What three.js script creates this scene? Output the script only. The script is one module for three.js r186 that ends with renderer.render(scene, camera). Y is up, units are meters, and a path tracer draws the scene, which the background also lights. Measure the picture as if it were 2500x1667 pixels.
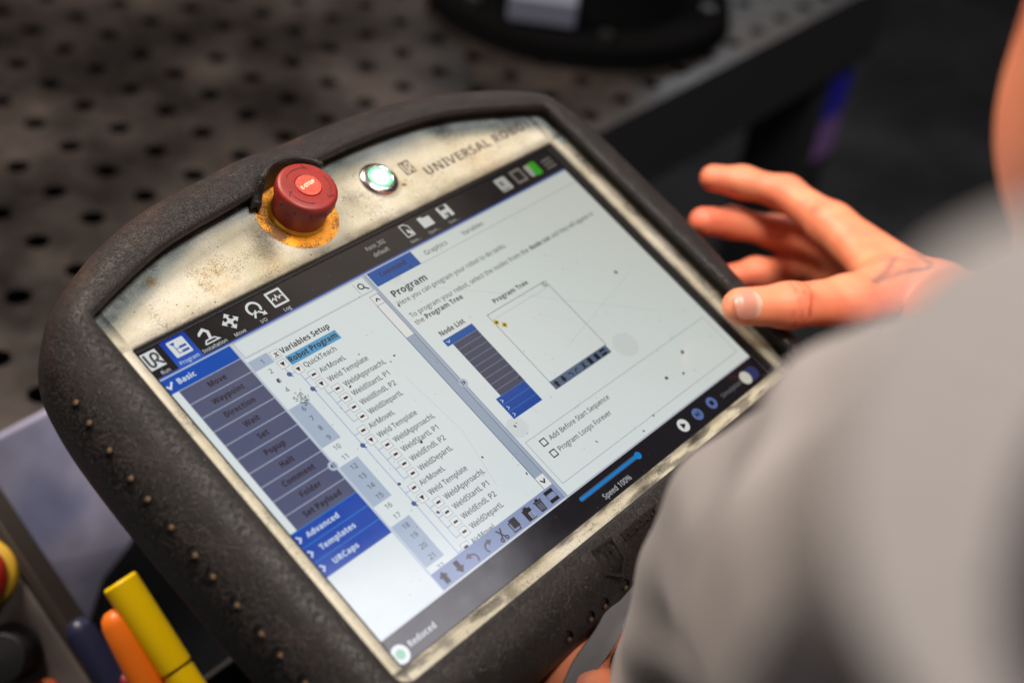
import * as THREE from 'three';
import { mergeGeometries, mergeVertices, toCreasedNormals } from 'three/addons/utils/BufferGeometryUtils.js';
import { MarchingCubes } from 'three/addons/objects/MarchingCubes.js';
import { RoundedBoxGeometry } from 'three/addons/geometries/RoundedBoxGeometry.js';
import { TextGeometry } from 'three/addons/geometries/TextGeometry.js';
import { FontLoader } from 'three/addons/loaders/FontLoader.js';
import { RectAreaLightUniformsLib } from 'three/addons/lights/RectAreaLightUniformsLib.js';

// ------------------------------------------------------------ camera, light, exposure
const scene = new THREE.Scene();
const camera = new THREE.PerspectiveCamera(28.3, 1024 / 682, 0.03, 30);
camera.position.set(0, 1.46013, 0);
camera.up.set(-0.13635, 0.78285, -0.60708);
camera.lookAt(0, 1.46013 - 0.6128, -0.79024);
camera.focus = 0.59;
camera.userData.fStop = 4.0;
const renderer = new THREE.WebGLRenderer({ antialias: true });
renderer.setSize(1024, 682);
renderer.toneMapping = THREE.LinearToneMapping;
renderer.toneMappingExposure = 1;
renderer.shadowMap.enabled = true;
RectAreaLightUniformsLib.init();
scene.background = new THREE.Color().setRGB(0.045, 0.042, 0.043);
function panel(name, w, h, pos, look, color, nits) {
  const l = new THREE.RectAreaLight(new THREE.Color().setRGB(...color), nits, w, h);
  l.name = name; l.position.set(...pos); l.lookAt(...look); scene.add(l); return l;
}
panel('workshop_lamp', 0.6, 0.6, [0.5, 2.95, -0.2], [0, 1.05, -0.5], [1, 0.95, 0.88], 40);
panel('workshop_lamp_001', 1.0, 0.45, [0.62, 3.0, -1.75], [0.1, 1.05, -0.5], [1, 0.84, 0.7], 0.95);  // added unseen panel, stands for a lit brown wall mirrored in the screen
panel('workshop_lamp_002', 0.42, 0.42, [1.06, 3.0, -0.98], [0.05, 1.05, -0.4], [0.97, 0.93, 1], 7);
panel('workshop_lamp_004', 0.9, 0.45, [0.36, 2.2, -3.3], [0.1, 0.9, -1.2], [0.92, 0.96, 1], 5);
panel('workshop_lamp_003', 0.6, 0.4, [-1.0, 2.5, -0.95], [-0.05, 1.0, -0.5], [1, 0.88, 0.76], 62);

// ------------------------------------------------------------ helpers
const used = {};
function numbered(n) { used[n] = (used[n] ?? -1) + 1; return used[n] ? `${n}_${String(used[n]).padStart(3, '0')}` : n; }
function rng(seed) { let s = seed >>> 0; return () => { s = (s + 0x6D2B79F5) >>> 0; let t = s; t = Math.imul(t ^ (t >>> 15), t | 1); t ^= t + Math.imul(t ^ (t >>> 7), t | 61); return ((t ^ (t >>> 14)) >>> 0) / 4294967296; }; }
const H = new Float32Array(65536); { const r = rng(77); for (let i = 0; i < 65536; i++) H[i] = r() * 2 - 1; }
const hsh = (x, y) => H[((x * 374761 + y * 668265) ^ ((x * 31 + y * 17) << 3)) & 65535];
function vnoise(x, y, per = 0) {
  let xi = Math.floor(x), yi = Math.floor(y); const fx = x - xi, fy = y - yi;
  const u = fx * fx * (3 - 2 * fx), v = fy * fy * (3 - 2 * fy);
  let x1 = xi + 1, y1 = yi + 1;
  if (per) { xi = ((xi % per) + per) % per; yi = ((yi % per) + per) % per; x1 = ((x1 % per) + per) % per; y1 = ((y1 % per) + per) % per; }
  const a = hsh(xi, yi), b = hsh(x1, yi), c = hsh(xi, y1), d = hsh(x1, y1);
  return a + (b - a) * u + (c - a) * v + (a - b - c + d) * u * v;
}
function fbm(x, y, o = 4, per = 0) { let s = 0, a = 0.5; for (let i = 0; i < o; i++) { s += a * vnoise(x, y, per); x *= 2; y *= 2; per *= 2; a *= 0.5; } return s; }
function n3(x, y, z) { return (vnoise(x + z * 1.7, y - z * 0.9) + vnoise(y + x * 0.6 + 31, z - x * 0.4 + 17)) * 0.5; }
const clamp = (x, a = 0, b = 1) => Math.min(b, Math.max(a, x));
const sst = (a, b, x) => { const t = clamp((x - a) / (b - a)); return t * t * (3 - 2 * t); };
const lerp = (a, b, t) => a + (b - a) * t;
const V = (a) => new THREE.Vector3(...a);
function mat(o) { const { c, ...rest } = o; const m = new THREE.MeshPhysicalMaterial({ roughness: 0.6, ...rest }); if (c) m.color.setRGB(...c); return m; }
function mesh(name, geo, m, parent) { const o = new THREE.Mesh(geo, m); o.name = parent === scene || !parent ? numbered(name) : name; o.castShadow = o.receiveShadow = true; (parent ?? scene).add(o); return o; }
function thing(name, label, category, pos = [0, 0, 0], group) { const o = new THREE.Group(); o.name = numbered(name); o.position.set(...pos); o.userData = { label, category }; if (group) o.userData.group = group; scene.add(o); return o; }
function tex(canvasOrData, srgb, rx = 1, ry = 1) { const t = canvasOrData.isTexture ? canvasOrData : new THREE.CanvasTexture(canvasOrData); t.wrapS = t.wrapT = THREE.RepeatWrapping; t.repeat.set(rx, ry); t.magFilter = THREE.LinearFilter; if (srgb) t.colorSpace = THREE.SRGBColorSpace; t.needsUpdate = true; return t; }
function dataTex(n, fn, srgb) { const d = new Uint8Array(n * n * 4); for (let y = 0; y < n; y++) for (let x = 0; x < n; x++) { const c = fn(x / n, y / n), i = (y * n + x) * 4; if (Array.isArray(c)) { d[i] = clamp(c[0]) * 255; d[i + 1] = clamp(c[1]) * 255; d[i + 2] = clamp(c[2]) * 255; } else d[i] = d[i + 1] = d[i + 2] = clamp(c) * 255; d[i + 3] = 255; } const t = new THREE.DataTexture(d, n, n); return tex(t, srgb); }
const s2l = (v) => (v <= 0.04045 ? v / 12.92 : ((v + 0.055) / 1.055) ** 2.4);
// a sheet of quads from rows of points; closed in u when wrap is set
function grid(rows, wrap, uvs) {
  const nu = rows[0].length, nv = rows.length, pos = [], uv = [], idx = [];
  const cols = wrap ? nu + 1 : nu;
  for (let j = 0; j < nv; j++) for (let i = 0; i < cols; i++) { const p = rows[j][i % nu]; pos.push(p[0], p[1], p[2]); const q = uvs ? uvs(i, j) : [i / (cols - 1), j / (nv - 1)]; uv.push(q[0], q[1]); }
  for (let j = 0; j < nv - 1; j++) for (let i = 0; i < cols - 1; i++) { const a = j * cols + i, b = a + 1, c = a + cols, d = c + 1; idx.push(a, b, d, a, d, c); }
  const g = new THREE.BufferGeometry(); g.setAttribute('position', new THREE.Float32BufferAttribute(pos, 3)); g.setAttribute('uv', new THREE.Float32BufferAttribute(uv, 2)); g.setIndex(idx); g.computeVertexNormals();
  if (wrap) { const n = g.attributes.normal; for (let j = 0; j < nv; j++) { const a = j * cols, b = a + cols - 1; const v = new THREE.Vector3(n.getX(a) + n.getX(b), n.getY(a) + n.getY(b), n.getZ(a) + n.getZ(b)).normalize(); n.setXYZ(a, v.x, v.y, v.z); n.setXYZ(b, v.x, v.y, v.z); } }
  return g;
}
function catmull(pts, n, closed) { const c = new THREE.CatmullRomCurve3(pts.map(V), closed, 'centripetal'); return c.getPoints(n); }
// tube with varying radius and a radial displacement; uv in metres
function softTube(ctrl, radii, nl, nr, disp = () => 0, caps = true) {
  const c = new THREE.CatmullRomCurve3(ctrl.map(V), false, 'centripetal'), rows = [];
  const fr = c.computeFrenetFrames(nl, false), L = c.getLength();
  for (let j = 0; j <= nl; j++) {
    const t = j / nl, p = c.getPointAt(t), k = Math.min(t * (radii.length - 1), radii.length - 1.0001), i0 = Math.floor(k), r = lerp(radii[i0], radii[i0 + 1], sst(0, 1, k - i0));
    const row = [];
    for (let i = 0; i < nr; i++) { const a = i / nr * 2 * Math.PI, rr = r * (1 + disp(t, a)); const q = p.clone().addScaledVector(fr.normals[j], Math.cos(a) * rr).addScaledVector(fr.binormals[j], Math.sin(a) * rr); row.push([q.x, q.y, q.z]); }
    rows.push(row);
  }
  if (caps) for (const e of [0, rows.length - 1]) { const m = [0, 0, 0]; for (const q of rows[e]) for (let k = 0; k < 3; k++) m[k] += q[k] / nr; const cap = rows[e].map(() => m); e === 0 ? rows.unshift(cap) : rows.push(cap); }
  return grid(rows, true, (i, j) => [i / nr * 0.4, j / nl * L]);
}
function sdfMesh(fn, lo, hi, cell) {
  const size = [0, 1, 2].map((k) => hi[k] - lo[k]), span = Math.max(...size), res = Math.min(150, Math.ceil(span / cell)), half = span / 2, mid = [0, 1, 2].map((k) => (lo[k] + hi[k]) / 2);
  const mc = new MarchingCubes(res, new THREE.MeshBasicMaterial(), false, false, 400000);
  mc.isolation = 0;
  for (let z = 0; z < res; z++) for (let y = 0; y < res; y++) for (let x = 0; x < res; x++) {
    const p = [mid[0] + (x - res / 2) / (res / 2) * half, mid[1] + (y - res / 2) / (res / 2) * half, mid[2] + (z - res / 2) / (res / 2) * half];
    let d = 1; if (Math.abs(p[0] - mid[0]) < size[0] / 2 + 0.02 && Math.abs(p[1] - mid[1]) < size[1] / 2 + 0.02 && Math.abs(p[2] - mid[2]) < size[2] / 2 + 0.02) d = fn(p[0], p[1], p[2]);
    mc.field[x + y * res + z * res * res] = -d;
  }
  mc.update();
  const n = mc.count, pos = new Float32Array(n * 3), nor = new Float32Array(n * 3), e = cell * 0.4;
  for (let i = 0; i < n; i++) {
    const p = [0, 1, 2].map((k) => mid[k] + mc.positionArray[i * 3 + k] * half); pos.set(p, i * 3);
    const g = new THREE.Vector3(fn(p[0] + e, p[1], p[2]) - fn(p[0] - e, p[1], p[2]), fn(p[0], p[1] + e, p[2]) - fn(p[0], p[1] - e, p[2]), fn(p[0], p[1], p[2] + e) - fn(p[0], p[1], p[2] - e)).normalize();
    nor.set([g.x, g.y, g.z], i * 3);
  }
  const g = new THREE.BufferGeometry(); g.setAttribute('position', new THREE.BufferAttribute(pos, 3)); g.setAttribute('normal', new THREE.BufferAttribute(nor, 3)); return mergeVertices(g, 1e-6);
}
function bones(list, k) { // smooth union of tapered capsules
  const B = list.map(([a, b, ra, rb]) => ({ a, d: [b[0] - a[0], b[1] - a[1], b[2] - a[2]], ra, rb })); for (const b of B) b.l2 = b.d[0] ** 2 + b.d[1] ** 2 + b.d[2] ** 2 + 1e-12;
  return (x, y, z) => {
    let s = 1;
    for (const b of B) {
      const px = x - b.a[0], py = y - b.a[1], pz = z - b.a[2], t = clamp((px * b.d[0] + py * b.d[1] + pz * b.d[2]) / b.l2);
      const d = Math.hypot(px - b.d[0] * t, py - b.d[1] * t, pz - b.d[2] * t) - lerp(b.ra, b.rb, t);
      const h = Math.max(k - Math.abs(s - d), 0) / k; s = Math.min(s, d) - h * h * k * 0.25;
    }
    return s;
  };
}

// ------------------------------------------------------------ setting: floor
const floorTex = dataTex(512, (u, v) => { const n = 0.5 + 0.35 * fbm(u * 8, v * 8, 5, 8) + 0.12 * vnoise(u * 90, v * 90, 90); return [n * 0.27, n * 0.27, n * 0.29]; }, true);
floorTex.repeat.set(6, 6);
const floor = mesh('floor', new THREE.PlaneGeometry(9, 9).rotateX(-Math.PI / 2).translate(0.5, 0, -1.5), mat({ map: floorTex, roughness: 0.55 }), scene);
floor.userData.kind = 'structure';

// ------------------------------------------------------------ welding table with a grid of holes
const E1 = V([0.81346, 0, 0.58162]), E2 = V([-0.58162, 0, 0.81346]), T0 = V([-0.49584, 0.85, -1.16693]);
const tableQ = new THREE.Quaternion().setFromRotationMatrix(new THREE.Matrix4().makeBasis(E1, new THREE.Vector3(0, 1, 0), E2.clone()));
const table = thing('welding_table', 'dark steel welding table top drilled with a grid of round holes, behind the tablet', 'table', [T0.x, 0, T0.z]);
table.quaternion.copy(tableQ);
{
  const S = 0.05, r = 0.0092, N = 20, gs = [], y0 = 0.85, i0 = -10, i1 = 9, j0 = -17, j1 = 9;
  const cell = (cx, cz) => {
    const pos = [], idx = [], uv = [], cl = [];
    const ring = (rr, y, sq) => { for (let k = 0; k < N; k++) { const a = (k + 0.5) / N * 2 * Math.PI, c = Math.cos(a), s = Math.sin(a), m = sq ? (S / 2) / Math.max(Math.abs(c), Math.abs(s)) : rr; let x = c * m, z = s * m; if (sq) { const q = Math.round((a - Math.PI / 4) / (Math.PI / 2)); const ca = Math.PI / 4 + q * Math.PI / 2; if (Math.abs(a - ca) < Math.PI / N + 1e-6 && a < ca) { x = Math.sign(Math.cos(ca)) * S / 2; z = Math.sign(Math.sin(ca)) * S / 2; } } pos.push(cx + x, y, cz + z); uv.push((cx + x) * 2, (cz + z) * 2); const q = y < y0 - 0.0005 ? 0.06 : 1; cl.push(q, q, q); } };  // bore walls darkened in vertex colour, standing in for shade inside
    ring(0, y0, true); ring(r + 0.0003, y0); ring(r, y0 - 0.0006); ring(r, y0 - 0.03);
    for (let j = 0; j < 3; j++) for (let k = 0; k < N; k++) { const a = j * N + k, b = j * N + (k + 1) % N; idx.push(a, a + N, b + N, a, b + N, b); }
    const g = new THREE.BufferGeometry(); g.setAttribute('position', new THREE.Float32BufferAttribute(pos, 3)); g.setAttribute('uv', new THREE.Float32BufferAttribute(uv, 2)); g.setAttribute('color', new THREE.Float32BufferAttribute(cl, 3)); g.setIndex(idx); return g;
  };
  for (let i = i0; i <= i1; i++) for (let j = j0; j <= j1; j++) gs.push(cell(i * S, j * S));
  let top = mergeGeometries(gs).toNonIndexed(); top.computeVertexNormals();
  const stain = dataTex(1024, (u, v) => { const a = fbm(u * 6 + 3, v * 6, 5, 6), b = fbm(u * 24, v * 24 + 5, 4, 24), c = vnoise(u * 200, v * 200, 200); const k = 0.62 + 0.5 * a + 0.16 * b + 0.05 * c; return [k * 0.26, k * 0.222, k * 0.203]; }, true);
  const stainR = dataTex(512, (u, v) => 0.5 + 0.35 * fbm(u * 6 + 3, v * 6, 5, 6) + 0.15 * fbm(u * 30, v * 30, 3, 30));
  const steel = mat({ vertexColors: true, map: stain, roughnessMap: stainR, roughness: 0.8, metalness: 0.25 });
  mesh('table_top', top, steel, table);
  const x0 = (i0 - 0.5) * S, x1 = (i1 + 0.5) * S, z0 = (j0 - 0.5) * S, z1 = (j1 + 0.5) * S;
  const black = mat({ c: [0.012, 0.012, 0.014], roughness: 0.6 });
  mesh('side_plate', new THREE.BoxGeometry(0.012, 0.1, z1 - z0).translate(x1 - 0.0058, y0 - 0.0506, (z0 + z1) / 2), black, table);
  mesh('side_plate', new THREE.BoxGeometry(x1 - x0 - 0.014, 0.1, 0.012).translate((x0 + x1) / 2 - 0.007, y0 - 0.0506, z0 + 0.0062), black, table);
  for (const [lx, lz] of [[x1 - 0.052, z0 + 0.062], [x0 + 0.08, z0 + 0.065]]) mesh('leg', new RoundedBoxGeometry(0.085, 0.748, 0.085, 2, 0.006).translate(lx, 0.374, lz), black, table);
  const reflTex = dataTex(64, (u, v) => { const t = sst(0.35, 0.65, v); return [lerp(0.5, 0.12, t), lerp(0.36, 0.12, t), lerp(0.58, 0.6, t)]; }, true);  // added plate, its colours stand for a reflection on the leg
  const lp = mesh('reflection_plate', new RoundedBoxGeometry(0.003, 0.12, 0.05, 2, 0.001).translate(x1 - 0.052 + 0.044, 0.675, z0 + 0.05), mat({ map: reflTex, roughness: 0.4 }), table); lp.userData.label = 'blue and violet plate added on the table leg for a coloured reflection';
}

// ------------------------------------------------------------ robot base on the table (far, blurred)
{
  const rb = thing('robot_base', 'black round robot base with a pale blue grey column bolted on the far table', 'robot', [0.02, 0.85, -1.41]);
  const blk = mat({ c: [0.0016, 0.0016, 0.0018], roughness: 1, specularIntensity: 0.1 });
  mesh('mounting_plate', new THREE.CylinderGeometry(0.165, 0.17, 0.02, 48).translate(0, 0.0104, 0), blk, rb);
  mesh('base_housing', new THREE.LatheGeometry([[0.12, 0.0206], [0.118, 0.03], [0.105, 0.05], [0.1, 0.07], [0.098, 0.12], [0.085, 0.13], [0.001, 0.132]].map((p) => new THREE.Vector2(...p)), 48), blk, rb);
  const pale = mat({ c: [0.3, 0.32, 0.42], roughness: 0.5 });
  mesh('column', new THREE.CylinderGeometry(0.045, 0.05, 0.3, 40).translate(0, 0.285, 0), pale, rb);
  mesh('cable_socket', new RoundedBoxGeometry(0.07, 0.03, 0.03, 2, 0.004).translate(-0.035, 0.0375, 0.115), mat({ c: [0.12, 0.13, 0.18], roughness: 0.45 }), rb);
  for (let k = 0; k < 6; k++) { const a = k / 6 * 2 * Math.PI + 0.3; mesh('bolt', new THREE.CylinderGeometry(0.008, 0.008, 0.01, 6).translate(Math.cos(a) * 0.145, 0.0255, Math.sin(a) * 0.145), mat({ c: [0.05, 0.05, 0.05], metalness: 0.8, roughness: 0.4 }), rb); }
}
// ------------------------------------------------------------ teach pendant (local axes: x right, y up the screen, z out of it; built in mm)
const pendant = thing('teach_pendant', 'worn beige robot teach tablet in a black rubber bumper, its touch screen lit', 'control tablet', [-0.01089, 1.07488, -0.47747]);
pendant.quaternion.set(-0.51041, 0.37397, 0.25731, 0.73035);
const MM = 0.001, mm = (g) => g.scale(MM, MM, MM);
const DC = [-23.1, 108];                                   // centre of the stop button
// outlines
function innerPath() {
  const P = []; const seg = (a, b, n) => { for (let k = 0; k < n; k++) P.push([lerp(a[0], b[0], k / n), lerp(a[1], b[1], k / n)]); };
  const arc = (c, r, a0, a1, n) => { for (let k = 0; k < n; k++) { const a = lerp(a0, a1, k / n) * Math.PI / 180; P.push([c[0] + r * Math.cos(a), c[1] + r * Math.sin(a)]); } };
  seg([137.5, -91], [-135, -91], 70); arc([-135, -85], 6, 270, 180, 8); seg([-141, -85], [-140.6, 97.5], 60); arc([-136.6, 97.8], 4, 180, 110, 6);
  const curve = catmull([[-138, 101.6, 0], [-115, 109.5, 0], [-95, 115.2, 0], [-80, 117.6, 0], [-60, 119.6, 0], [-42, 121.3, 0]], 40, false); for (const p of curve.slice(0, 40)) P.push([p.x, p.y]);
  arc(DC, 20.6, 140, 42, 26);
  const c2 = catmull([[-7, 123.4, 0], [20, 124.6, 0], [45, 124, 0], [72, 121.6, 0], [96, 116.6, 0], [120, 108.6, 0], [139, 101.6, 0]], 56, false); for (const p of c2.slice(0, 56)) P.push([p.x, p.y]);
  arc([138.5, 96.5], 5, 75, 0, 7); seg([143.5, 96.5], [143.5, -85], 60); arc([137.5, -85], 6, 0, -90, 8);
  return P;
}
const inner = innerPath();
const outerC = catmull([[166, -60], [163, -95], [150, -113], [120, -119.5], [0, -120], [-120, -119.5], [-150, -113], [-163, -95], [-167, -60], [-168.5, 0], [-168.5, 45], [-166, 78], [-160, 101], [-147, 118], [-125, 131.5], [-95, 143], [-60, 148.5], [0, 150], [60, 148], [95, 142], [125, 133], [150, 121], [164, 106], [171, 85], [172.5, 45], [172, 0]].map((p) => [...p, 0]), 900, true);
const ctr = [0, 8];
function outerAt(p) { // where the ray from the centre through p meets the outer outline
  const a = Math.atan2(p[1] - ctr[1], p[0] - ctr[0]);
  for (let i = 0; i < outerC.length - 1; i++) {
    const A = outerC[i], B = outerC[i + 1]; let a0 = Math.atan2(A.y - ctr[1], A.x - ctr[0]) - a, a1 = Math.atan2(B.y - ctr[1], B.x - ctr[0]) - a;
    a0 = Math.atan2(Math.sin(a0), Math.cos(a0)); a1 = Math.atan2(Math.sin(a1), Math.cos(a1));
    if (Math.abs(a0 - a1) < 1 && a0 * a1 <= 0 && Math.abs(a0) < 1) { const t = a0 / (a0 - a1 || 1e-9); return [lerp(A.x, B.x, t), lerp(A.y, B.y, t)]; }
  }
  return [p[0] * 1.2, p[1] * 1.2];
}
const outer = inner.map(outerAt);
const prof = [[0.1, -3], [0.1, 2], [0.085, 5.5], [0.03, 8], [0.004, 9], [0.008, 9.9], [0.03, 10.7], [0.07, 11.4], [0.14, 11.9], [0.24, 12], [0.36, 11.5], [0.48, 10.3], [0.6, 8.3], [0.71, 5.8], [0.81, 2.8], [0.89, -0.8], [0.95, -5], [0.985, -10], [1, -15], [1, -22], [0.985, -28], [0.93, -33], [0.82, -37], [0.6, -38.5], [0.2, -38.8]];
const profC = new THREE.CatmullRomCurve3(prof.map(([s, z]) => new THREE.Vector3(s * 28, z, 0)), false, 'centripetal');
const rimPoint = (i, s, z) => { const I = inner[i], O = outer[i]; return [lerp(I[0], O[0], s), lerp(I[1], O[1], s), z]; };
const profN = 56, profP = profC.getSpacedPoints(profN).map((p) => [p.x / 28, p.y]);
const perim = [0]; for (let i = 1; i <= inner.length; i++) { const a = outer[i - 1], b = outer[i % inner.length]; perim.push(perim[i - 1] + Math.hypot(a[0] - b[0], a[1] - b[1])); }
const rimRows = profP.map(([s, z]) => inner.map((_, i) => rimPoint(i, s, z)));
const rimGeo = grid(rimRows, true, (i, j) => [perim[i] / 48, j / profN * 78 / 48]);
const PER = 38;
const leatherH = (u, v) => {
  const w1 = fbm(u * PER, v * PER, 3, PER), w2 = fbm(u * PER + 40, v * PER + 13, 3, PER);
  const x = u * PER + w1 * 1.1, y = v * PER + w2 * 1.1;
  const g1 = Math.abs(vnoise(x, y, PER)), g2 = Math.abs(vnoise(x * 2 + 9, y * 2 + 4, PER * 2));
  return 0.62 * sst(0.0, 0.2, g1) + 0.28 * sst(0, 0.25, g2) + 0.1 * (0.5 + 0.5 * vnoise(u * 180, v * 180, 180));
};
const leather = dataTex(1024, leatherH);
const rubCol = dataTex(1024, (u, v) => { const h = leatherH(u, v), d = 0.5 + 0.5 * fbm(u * 5, v * 5, 4, 5), f = 0.5 + 0.5 * vnoise(u * 120, v * 120, 120); const dust = sst(0.45, 0.8, d) * (0.4 + 0.6 * f); const k = 0.092 + 0.034 * (1 - h) * dust + 0.018 * f; return [k * 1.1 + 0.06 * dust, k * 0.93 + 0.04 * dust, k * 0.89 + 0.03 * dust]; }, true);
const rubber = mat({ map: rubCol, bumpMap: leather, bumpScale: 0.00055, roughness: 0.46, specularIntensity: 0.8 });
// brown tint of the outer top edge: dust, plus light from above painted in
{
  const p = rimGeo.attributes.position, c = new Float32Array(p.count * 3); const r = rng(5);
  for (let i = 0; i < p.count; i++) {
    const x = p.getX(i), y = p.getY(i), z = p.getZ(i); const topSide = sst(88, 125, y) * sst(12.5, 3, z) * sst(-14, -2, z);
    const n = 0.5 + 0.5 * fbm(x * 0.09, y * 0.09 + z * 0.07, 4), k = topSide * sst(0.3, 0.75, n + 0.15);
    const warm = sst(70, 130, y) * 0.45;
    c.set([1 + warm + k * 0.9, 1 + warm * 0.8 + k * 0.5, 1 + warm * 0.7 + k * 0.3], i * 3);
  }
  rimGeo.setAttribute('color', new THREE.BufferAttribute(c, 3));
}
rubber.vertexColors = true;
mesh('rubber_bumper', mm(rimGeo), rubber, pendant);
mesh('back_shell', mm(new THREE.ExtrudeGeometry(new THREE.Shape(inner.map((p) => new THREE.Vector2(p[0] * 1.04, p[1] * 1.04))), { depth: 30, bevelEnabled: true, bevelSize: 1.5, bevelThickness: 2, bevelSegments: 2 }).translate(0, 0, -41)), mat({ c: [0.03, 0.03, 0.03], roughness: 0.6 }), pendant);

// grip holes along the left and lower sides
{
  const holeMat = mat({ vertexColors: true, roughness: 1, specularIntensity: 0.1 });
  const hg = new THREE.LatheGeometry([[0, -1.2], [1.2, -1.1], [1.9, -0.6], [2.3, 0.1], [2.5, 0.06], [2.6, -0.4]].map((p) => new THREE.Vector2(...p)), 18).rotateX(Math.PI / 2);
  const nub = new THREE.SphereGeometry(1.15, 10, 8).scale(1, 1, 0.4).translate(0, -1.5, 0.1);
  const col = (g, c) => { const a = new Float32Array(g.attributes.position.count * 3); for (let i = 0; i < a.length; i += 3) a.set(c, i); g.setAttribute('color', new THREE.BufferAttribute(a, 3)); return g; };
  const gh = mergeGeometries([col(hg, [0.006, 0.006, 0.006]), col(nub, [0.12, 0.075, 0.045])]); mm(gh);  // hole shade and lit lower lip painted as dark and tan
  const place = (tx, ty, s, z) => {
    let bi = 0, bd = 1e9; for (let i = 0; i < inner.length; i++) { const q = rimPoint(i, s, z), d = Math.hypot(q[0] - tx, q[1] - ty); if (d < bd) { bd = d; bi = i; } }
    const a = rimPoint(bi, s, z), out = V([outer[bi][0] - inner[bi][0], outer[bi][1] - inner[bi][1], 0]).normalize();
    const nrm = out.clone().multiplyScalar(0.75).add(V([0, 0, 0.66])).normalize(), h = mesh('grip_hole', gh, holeMat, pendant);
    h.position.set(a[0], a[1], a[2]).multiplyScalar(MM).addScaledVector(nrm, 0.0002); h.quaternion.setFromUnitVectors(V([0, 0, 1]), nrm);
    return bi;
  };
  for (let k = -6; k <= 6; k++) place(-165, -0.2 + 13 * k, 0.9, -1.2);
  for (let k = -4; k <= 4; k++) place(-13 + 13.2 * k - 1, -114.4, 0.83, 2.2);
}
// raised lip round the stop button
{
  const rows = [], n = 64, sec = [[22.6, 5], [22.2, 12], [21.8, 17.2], [21.4, 19], [20.6, 19.9], [19.6, 20], [18.9, 19.6], [18.4, 18.6], [18.2, 16], [18.2, 1.5]];
  const sp = new THREE.CatmullRomCurve3(sec.map((p) => new THREE.Vector3(p[0], p[1], 0)), false, 'centripetal').getSpacedPoints(22);
  for (let k = 0; k <= n; k++) { const a = lerp(152, 27, k / n) * Math.PI / 180, drop = sst(0.2, 0, k / n); rows.push(sp.map((q) => { const groove = Math.exp(-(((q.x - 21.2) / 0.45) ** 2)) * (q.y > 15 ? 0.8 : 0); const z = q.y > 6 ? lerp(q.y - groove, 6 + (q.y - 6) * 0.25, drop) : q.y; return [DC[0] + Math.cos(a) * q.x, DC[1] + Math.sin(a) * q.x, z]; })); }
  const cap = (row) => { const m = [0, 0, 0]; row.forEach((q) => q.forEach((v, i) => { m[i] += v / row.length; })); return row.map(() => m); };
  rows.unshift(cap(rows[0])); rows.push(cap(rows[rows.length - 1]));
  const g = grid(rows, false, (i, j) => [j / n * 1.2, i / 22 * 0.8]); const m = rubber.clone(); m.vertexColors = false;
  m.side = THREE.DoubleSide; const gd = mesh('button_guard', mm(g), m, pendant); gd.userData.label = 'raised rubber lip round the red stop button';
}

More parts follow.
